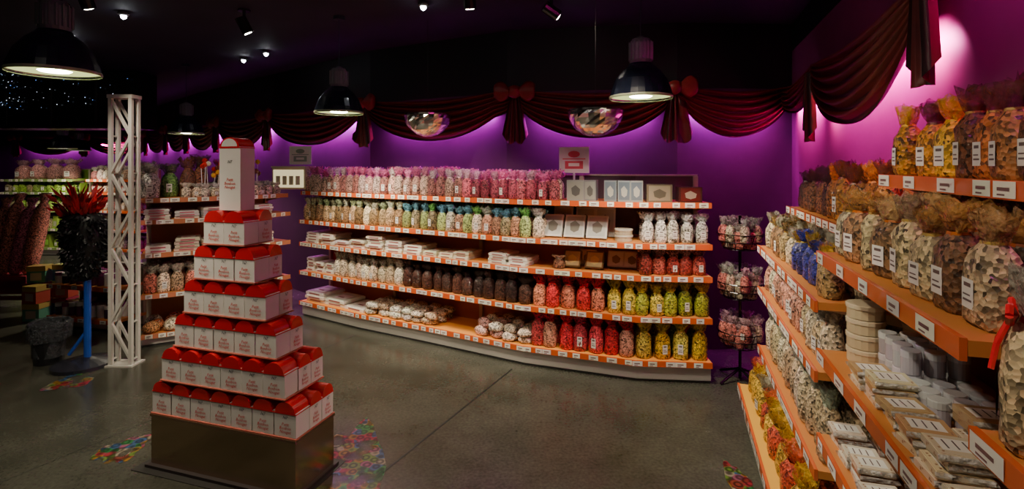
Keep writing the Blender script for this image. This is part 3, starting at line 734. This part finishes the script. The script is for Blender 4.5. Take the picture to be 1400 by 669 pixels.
for (x,y) in ((-3.25,6.2),(-2.8,5.83),(-.71,4.1),(-3.3,4.35),(-6.5,7.6),(-4.5,5.2)):
    t=T().lathe([(.04,0),(.045,-.02),(.03,-.03)][::-1],12,0,GLOSS); t.lathe([(.008,-.06),(.022,-.045),(.022,-.03)],10,1,EMITHI)
    mb.inst(t,(x,y,2.995),pal=((.1,.1,.1),(.9,.95,1)))
mb.build('ceiling_bulbs')

# half mirror balls
for (x,y,z,r) in ((-.76,4.62,2.14,.205),(.66,4.05,2.12,.215)):
    mb=MB(); t=T()
    n,k=30,10
    prof=[(r*math.cos(math.pi/2*i/k)+.001,-r*.92*math.sin(math.pi/2*i/k)) for i in range(k+1)][::-1]
    t.lathe(prof,n,0,METAL,jit=.03,cap=(True,True)); t.lathe([(r*1.03,-.004),(r*1.03,.012)],n,1,METAL)
    t.lathe([(.002,.01),(.002,H-z)],6,2,MATTE)
    mb.inst(t,(x,y,z),0,(1,1,1),((.8,.76,.74),(.5,.46,.44),(.02,.02,.02))); mb.build('half_mirror_ball')

# ------------------------------------------------------------------ wire basket stand
mb=MB(); wx,wy=1.79,4.02; wc=(.05,.05,.055)
mb.tube((wx,wy,.02),(wx,wy,1.3),.012,wc,METAL,8)
for k in range(4):
    b=math.pi/2*k+.4; mb.tube((wx,wy,.1),(wx+.2*math.cos(b),wy+.2*math.sin(b),.012),.01,wc,METAL)
for z in (.28,.66,1.04):
    for r,zz in ((.17,z+.12),(.16,z+.06),(.12,z),(.07,z)):
        mb.chain([(wx+r*math.cos(2*math.pi*i/18),wy+r*math.sin(2*math.pi*i/18),zz) for i in range(18)],.004,wc,METAL,5,True)
    for i in range(14):
        b=2*math.pi*i/14; c,q=math.cos(b),math.sin(b); mb.chain([(wx,wy,z),(wx+.12*c,wy+.12*q,z),(wx+.17*c,wy+.17*q,z+.12)],.003,wc,METAL,4)
mb.build('wire_basket_stand')
mb=MB()
for z in (.28,.66,1.04):
    for k in range(20):
        b=2.4*k; r=.035+.1*math.sqrt(k/20); L=.0 if k<11 else .05
        mb.inst(random.choice(BAGS),(wx+r*math.cos(b),wy+r*math.sin(b),z+.012+L),U(0,6),(.085,.085,.18),palette([(.4,.26,.18),(.4,.12,.1),(.45,.38,.28)],[(.45,.42,.4),(.5,.3,.35)])())
mb.build('clear_candy_bags')

# ------------------------------------------------------------------ right shelving
def rp(y,o=0): return (.548+o+.32*y,y)
FAR=[rp(3.35),rp(1.97)]; NEAR=[rp(1.94),rp(.96)]; BAY3=[rp(.93),rp(.2)]
RS=(.70,.13,.03)
gondola('display_shelving_unit',FAR,[(.25,-.12,(.85,.45,.05)),(.52,-.0,None),(.9,0,None),(1.17,0,None),(1.43,.17,None)],.42,1.55,strip=RS,labs=1.3,labd=1.4)
gondola('display_shelving_unit',NEAR,[(.25,-.12,(.85,.45,.05)),(.68,0,None),(1.0,0,None),(1.37,0,None),(1.66,.2,None)],.42,1.75,strip=RS,labs=1.2)
gondola('display_shelving_unit',BAY3,[(.25,-.1,None),(.8,0,None),(1.22,0,None),(1.66,.2,None)],.42,1.75,strip=RS,labs=1.3)
fp=Path(FAR); np_=Path(NEAR); b3=Path(BAY3)
FR2=(.07,.175,.28)
mb=MB()
fill(mb,fp,.02,.72,1.171,.1,.22,BAGS,palette([(.5,.34,.16),(.26,.14,.06),(.55,.42,.26)],[(.5,.46,.34),(.4,.26,.06),(.25,.15,.05)],[(.5,.35,.05)]),FR2)
fill(mb,fp,.72,1.42,1.171,.1,.22,BAGS,palette([(.4,.32,.22),(.26,.26,.34),(.5,.4,.26)],[(.5,.46,.36),(.35,.31,.25)],[(.03,.05,.4)]),FR2[1:])
fill(mb,fp,.02,1.42,.901,.105,.23,BAGS,palette([(.58,.5,.36),(.4,.3,.18),(.55,.26,.18)],[(.5,.48,.42)]),FR2)
fill(mb,fp,.02,1.42,.521,.11,.3,BAGS,palette([(.58,.5,.36),(.4,.32,.2)],[(.5,.48,.42),(.35,.44,.33)]),FR2)
mb.build('clear_candy_bags')
mb=MB()
fill(mb,fp,.72,1.2,1.171,.1,.2,PLAIN,palette([(.02,.03,.25),(.35,.26,.1)],[(.02,.04,.42),(.02,.03,.3),(.5,.3,.03)],[(.5,.35,.05)]),(.07,))
fill(mb,fp,1.2,1.42,1.171,.1,.2,PLAIN,palette([(.3,.2,.07)],[(.6,.36,.04)],[(.5,.35,.05)]),(.07,))
mb.build('blue_wrapped_candy_bags')
mb=MB()
fill(mb,fp,.02,1.42,.251,.14,.2,BAGS,palette([(.62,.36,.04),(.5,.06,.03),(.5,.4,.24)],[(.78,.45,.03),(.72,.12,.04),(.6,.54,.4)]),(-.02,.12,.26))
mb.build('gold_candy_bags')
mb=MB()
fill(mb,fp,.05,.7,1.431,.11,.24,PLAIN,palette([(.08,.025,.012),(.14,.05,.02)],[(.09,.025,.015),(.045,.015,.01)]),(.25,.34))
fill(mb,fp,.7,1.42,1.431,.11,.27,BAGS,palette([(.5,.2,.03),(.3,.1,.02)],[(.75,.2,.02),(.78,.38,.02),(.22,.05,.015)]),(.25,.34))
mb.build('orange_topped_candy_bags')
mb=MB()
fill(mb,np_,.02,.42,1.661,.1,.24,WIDE,palette([(.62,.34,.03),(.5,.22,.02)],[(.82,.5,.02),(.18,.03,.015)]),(.26,.35))
fill(mb,np_,.42,1.02,1.661,.1,.26,WIDE,palette([(.3,.12,.04),(.5,.32,.15),(.42,.13,.03),(.12,.04,.02)],[(.08,.02,.012),(.14,.03,.015)],[(.6,.4,.1)]),(.26,.36))
fill(mb,b3,.02,.7,1.661,.11,.27,WIDE,palette([(.5,.33,.2),(.2,.05,.03)],[(.08,.02,.014),(.06,.015,.015)],[(.5,.02,.02)]),(.26,.36))
mb.build('brown_topped_candy_bags')
mb=MB()
fill(mb,np_,.03,.98,1.371,.108,.23,WIDE,palette([(.40,.26,.12),(.26,.13,.06),(.48,.38,.22),(.36,.3,.19)],[(.5,.24,.07),(.38,.28,.15),(.55,.33,.14)],[(.5,.13,.01),(.4,.28,.06)]),(.08,.19,.3),asp=.9)
mb.build('large_nougat_bags')
mb=MB()
x,y,a=np_.at(.09,.12)
for j in range(4): mb.inst(TIN,(x,y,1.001+j*.052),a,(.115,.115,.05),((.6,.5,.32),(.7,.6,.42)))
x,y,a=np_.at(.12,.28)
for j in range(3): mb.inst(TIN,(x,y,1.001+j*.052),a,(.115,.115,.05),((.6,.52,.38),(.7,.62,.48)))
mb.build('round_tins')
mb=MB()
for j in range(2):
    for i in range(7):
        for d in (.12,.18,.24):
            if j==1 and i>3: continue
            x,y,a=np_.at(.2+i*.058,d+.03); mb.inst(TIN,(x,y,1.001+j*.072),a,(.05,.05,.07),(vary((.42,.42,.46)),vary((.58,.58,.61))))
mb.build('silver_canisters')
mb=MB()
for r,d in enumerate((.07,.2,.33)):
    stack(mb,np_,.26 if r==0 else .62,1.02,1.001,.11,.12,.02,2+r,4+r,[(.78,.64,.42),(.82,.7,.52),(.6,.4,.2)],d,PACK,inkc=(.85,.8,.75),gap=.004,rj=.12)
for r,d in enumerate((.07,.2,.33)):
    stack(mb,np_,.02,1.02,.681,.1,.12,.022,2,4,[(.75,.66,.54),(.3,.13,.06),(.75,.68,.58)],d,PACK,inkc=(.8,.8,.76),gap=.004,rj=.1)
    stack(mb,b3,.02,.7,.801,.1,.12,.022,2,4,[(.7,.64,.55),(.3,.14,.07)],d,PACK,gap=.004)
for d in (-.04,.1,.24): stack(mb,np_,.02,1.02,.251,.1,.12,.024,3,6,[(.7,.66,.6),(.35,.2,.12),(.3,.5,.2)],d,PACK,inkc=(.25,.5,.15),gap=.004)
mb.build('nougat_packs')
mb=MB()
x,y,a=b3.at(.065,.055)
t=mk_bag(3,.68,1.0,.22); mb.inst(t,(x,y,1.221),a-.5,(.125,.12,.30),((.5,.38,.22),(.4,.36,.3),(.65,.02,.02),(.04,.05,.04),(.75,.75,.7)))
for sg in (-1,1):
    c=Vector((x,y,1.221+.3*.74)); 
    u=Vector((math.cos(a-.5),math.sin(a-.5),0)); f=Vector((math.sin(a-.5),-math.cos(a-.5),0))
    pts=[c+f*.03,c+f*.035+u*sg*.03+Vector((0,0,.02)),c+f*.035+u*sg*.05+Vector((0,0,.008)),c+f*.035+u*sg*.03+Vector((0,0,-.008)),c+f*.03]
    mb.chain([tuple(p) for p in pts],.006,(.75,.015,.03),GLOSS,6)
    mb.chain([tuple(c+f*.033),tuple(c+f*.052+u*sg*.02+Vector((0,0,-.05))),tuple(c+f*.058+u*sg*.035+Vector((0,0,-.09)))],.005,(.75,.015,.03),GLOSS,6)
mb.build('ribboned_gift_bag')
mb=MB(); fill(mb,b3,.16,.7,1.221,.12,.26,WIDE,palette([(.36,.23,.13),(.42,.31,.2)],[(.45,.34,.22)]),(.1,.25)); mb.build('large_nougat_bags')

# ------------------------------------------------------------------ world + camera
w=bpy.data.worlds.new('World'); bpy.context.scene.world=w; w.use_nodes=True
w.node_tree.nodes['Background'].inputs[0].default_value=(.05,.045,.07,1); w.node_tree.nodes['Background'].inputs[1].default_value=.3
cam=bpy.data.cameras.new('camera'); co=bpy.data.objects.new('camera',cam); bpy.context.collection.objects.link(co)
co.location=(0,0,1.7); co.rotation_euler=(math.radians(90),0,0)
cam.sensor_width=36; cam.lens=18; cam.shift_y=-.0782; cam.clip_start=.02
bpy.context.scene.camera=co
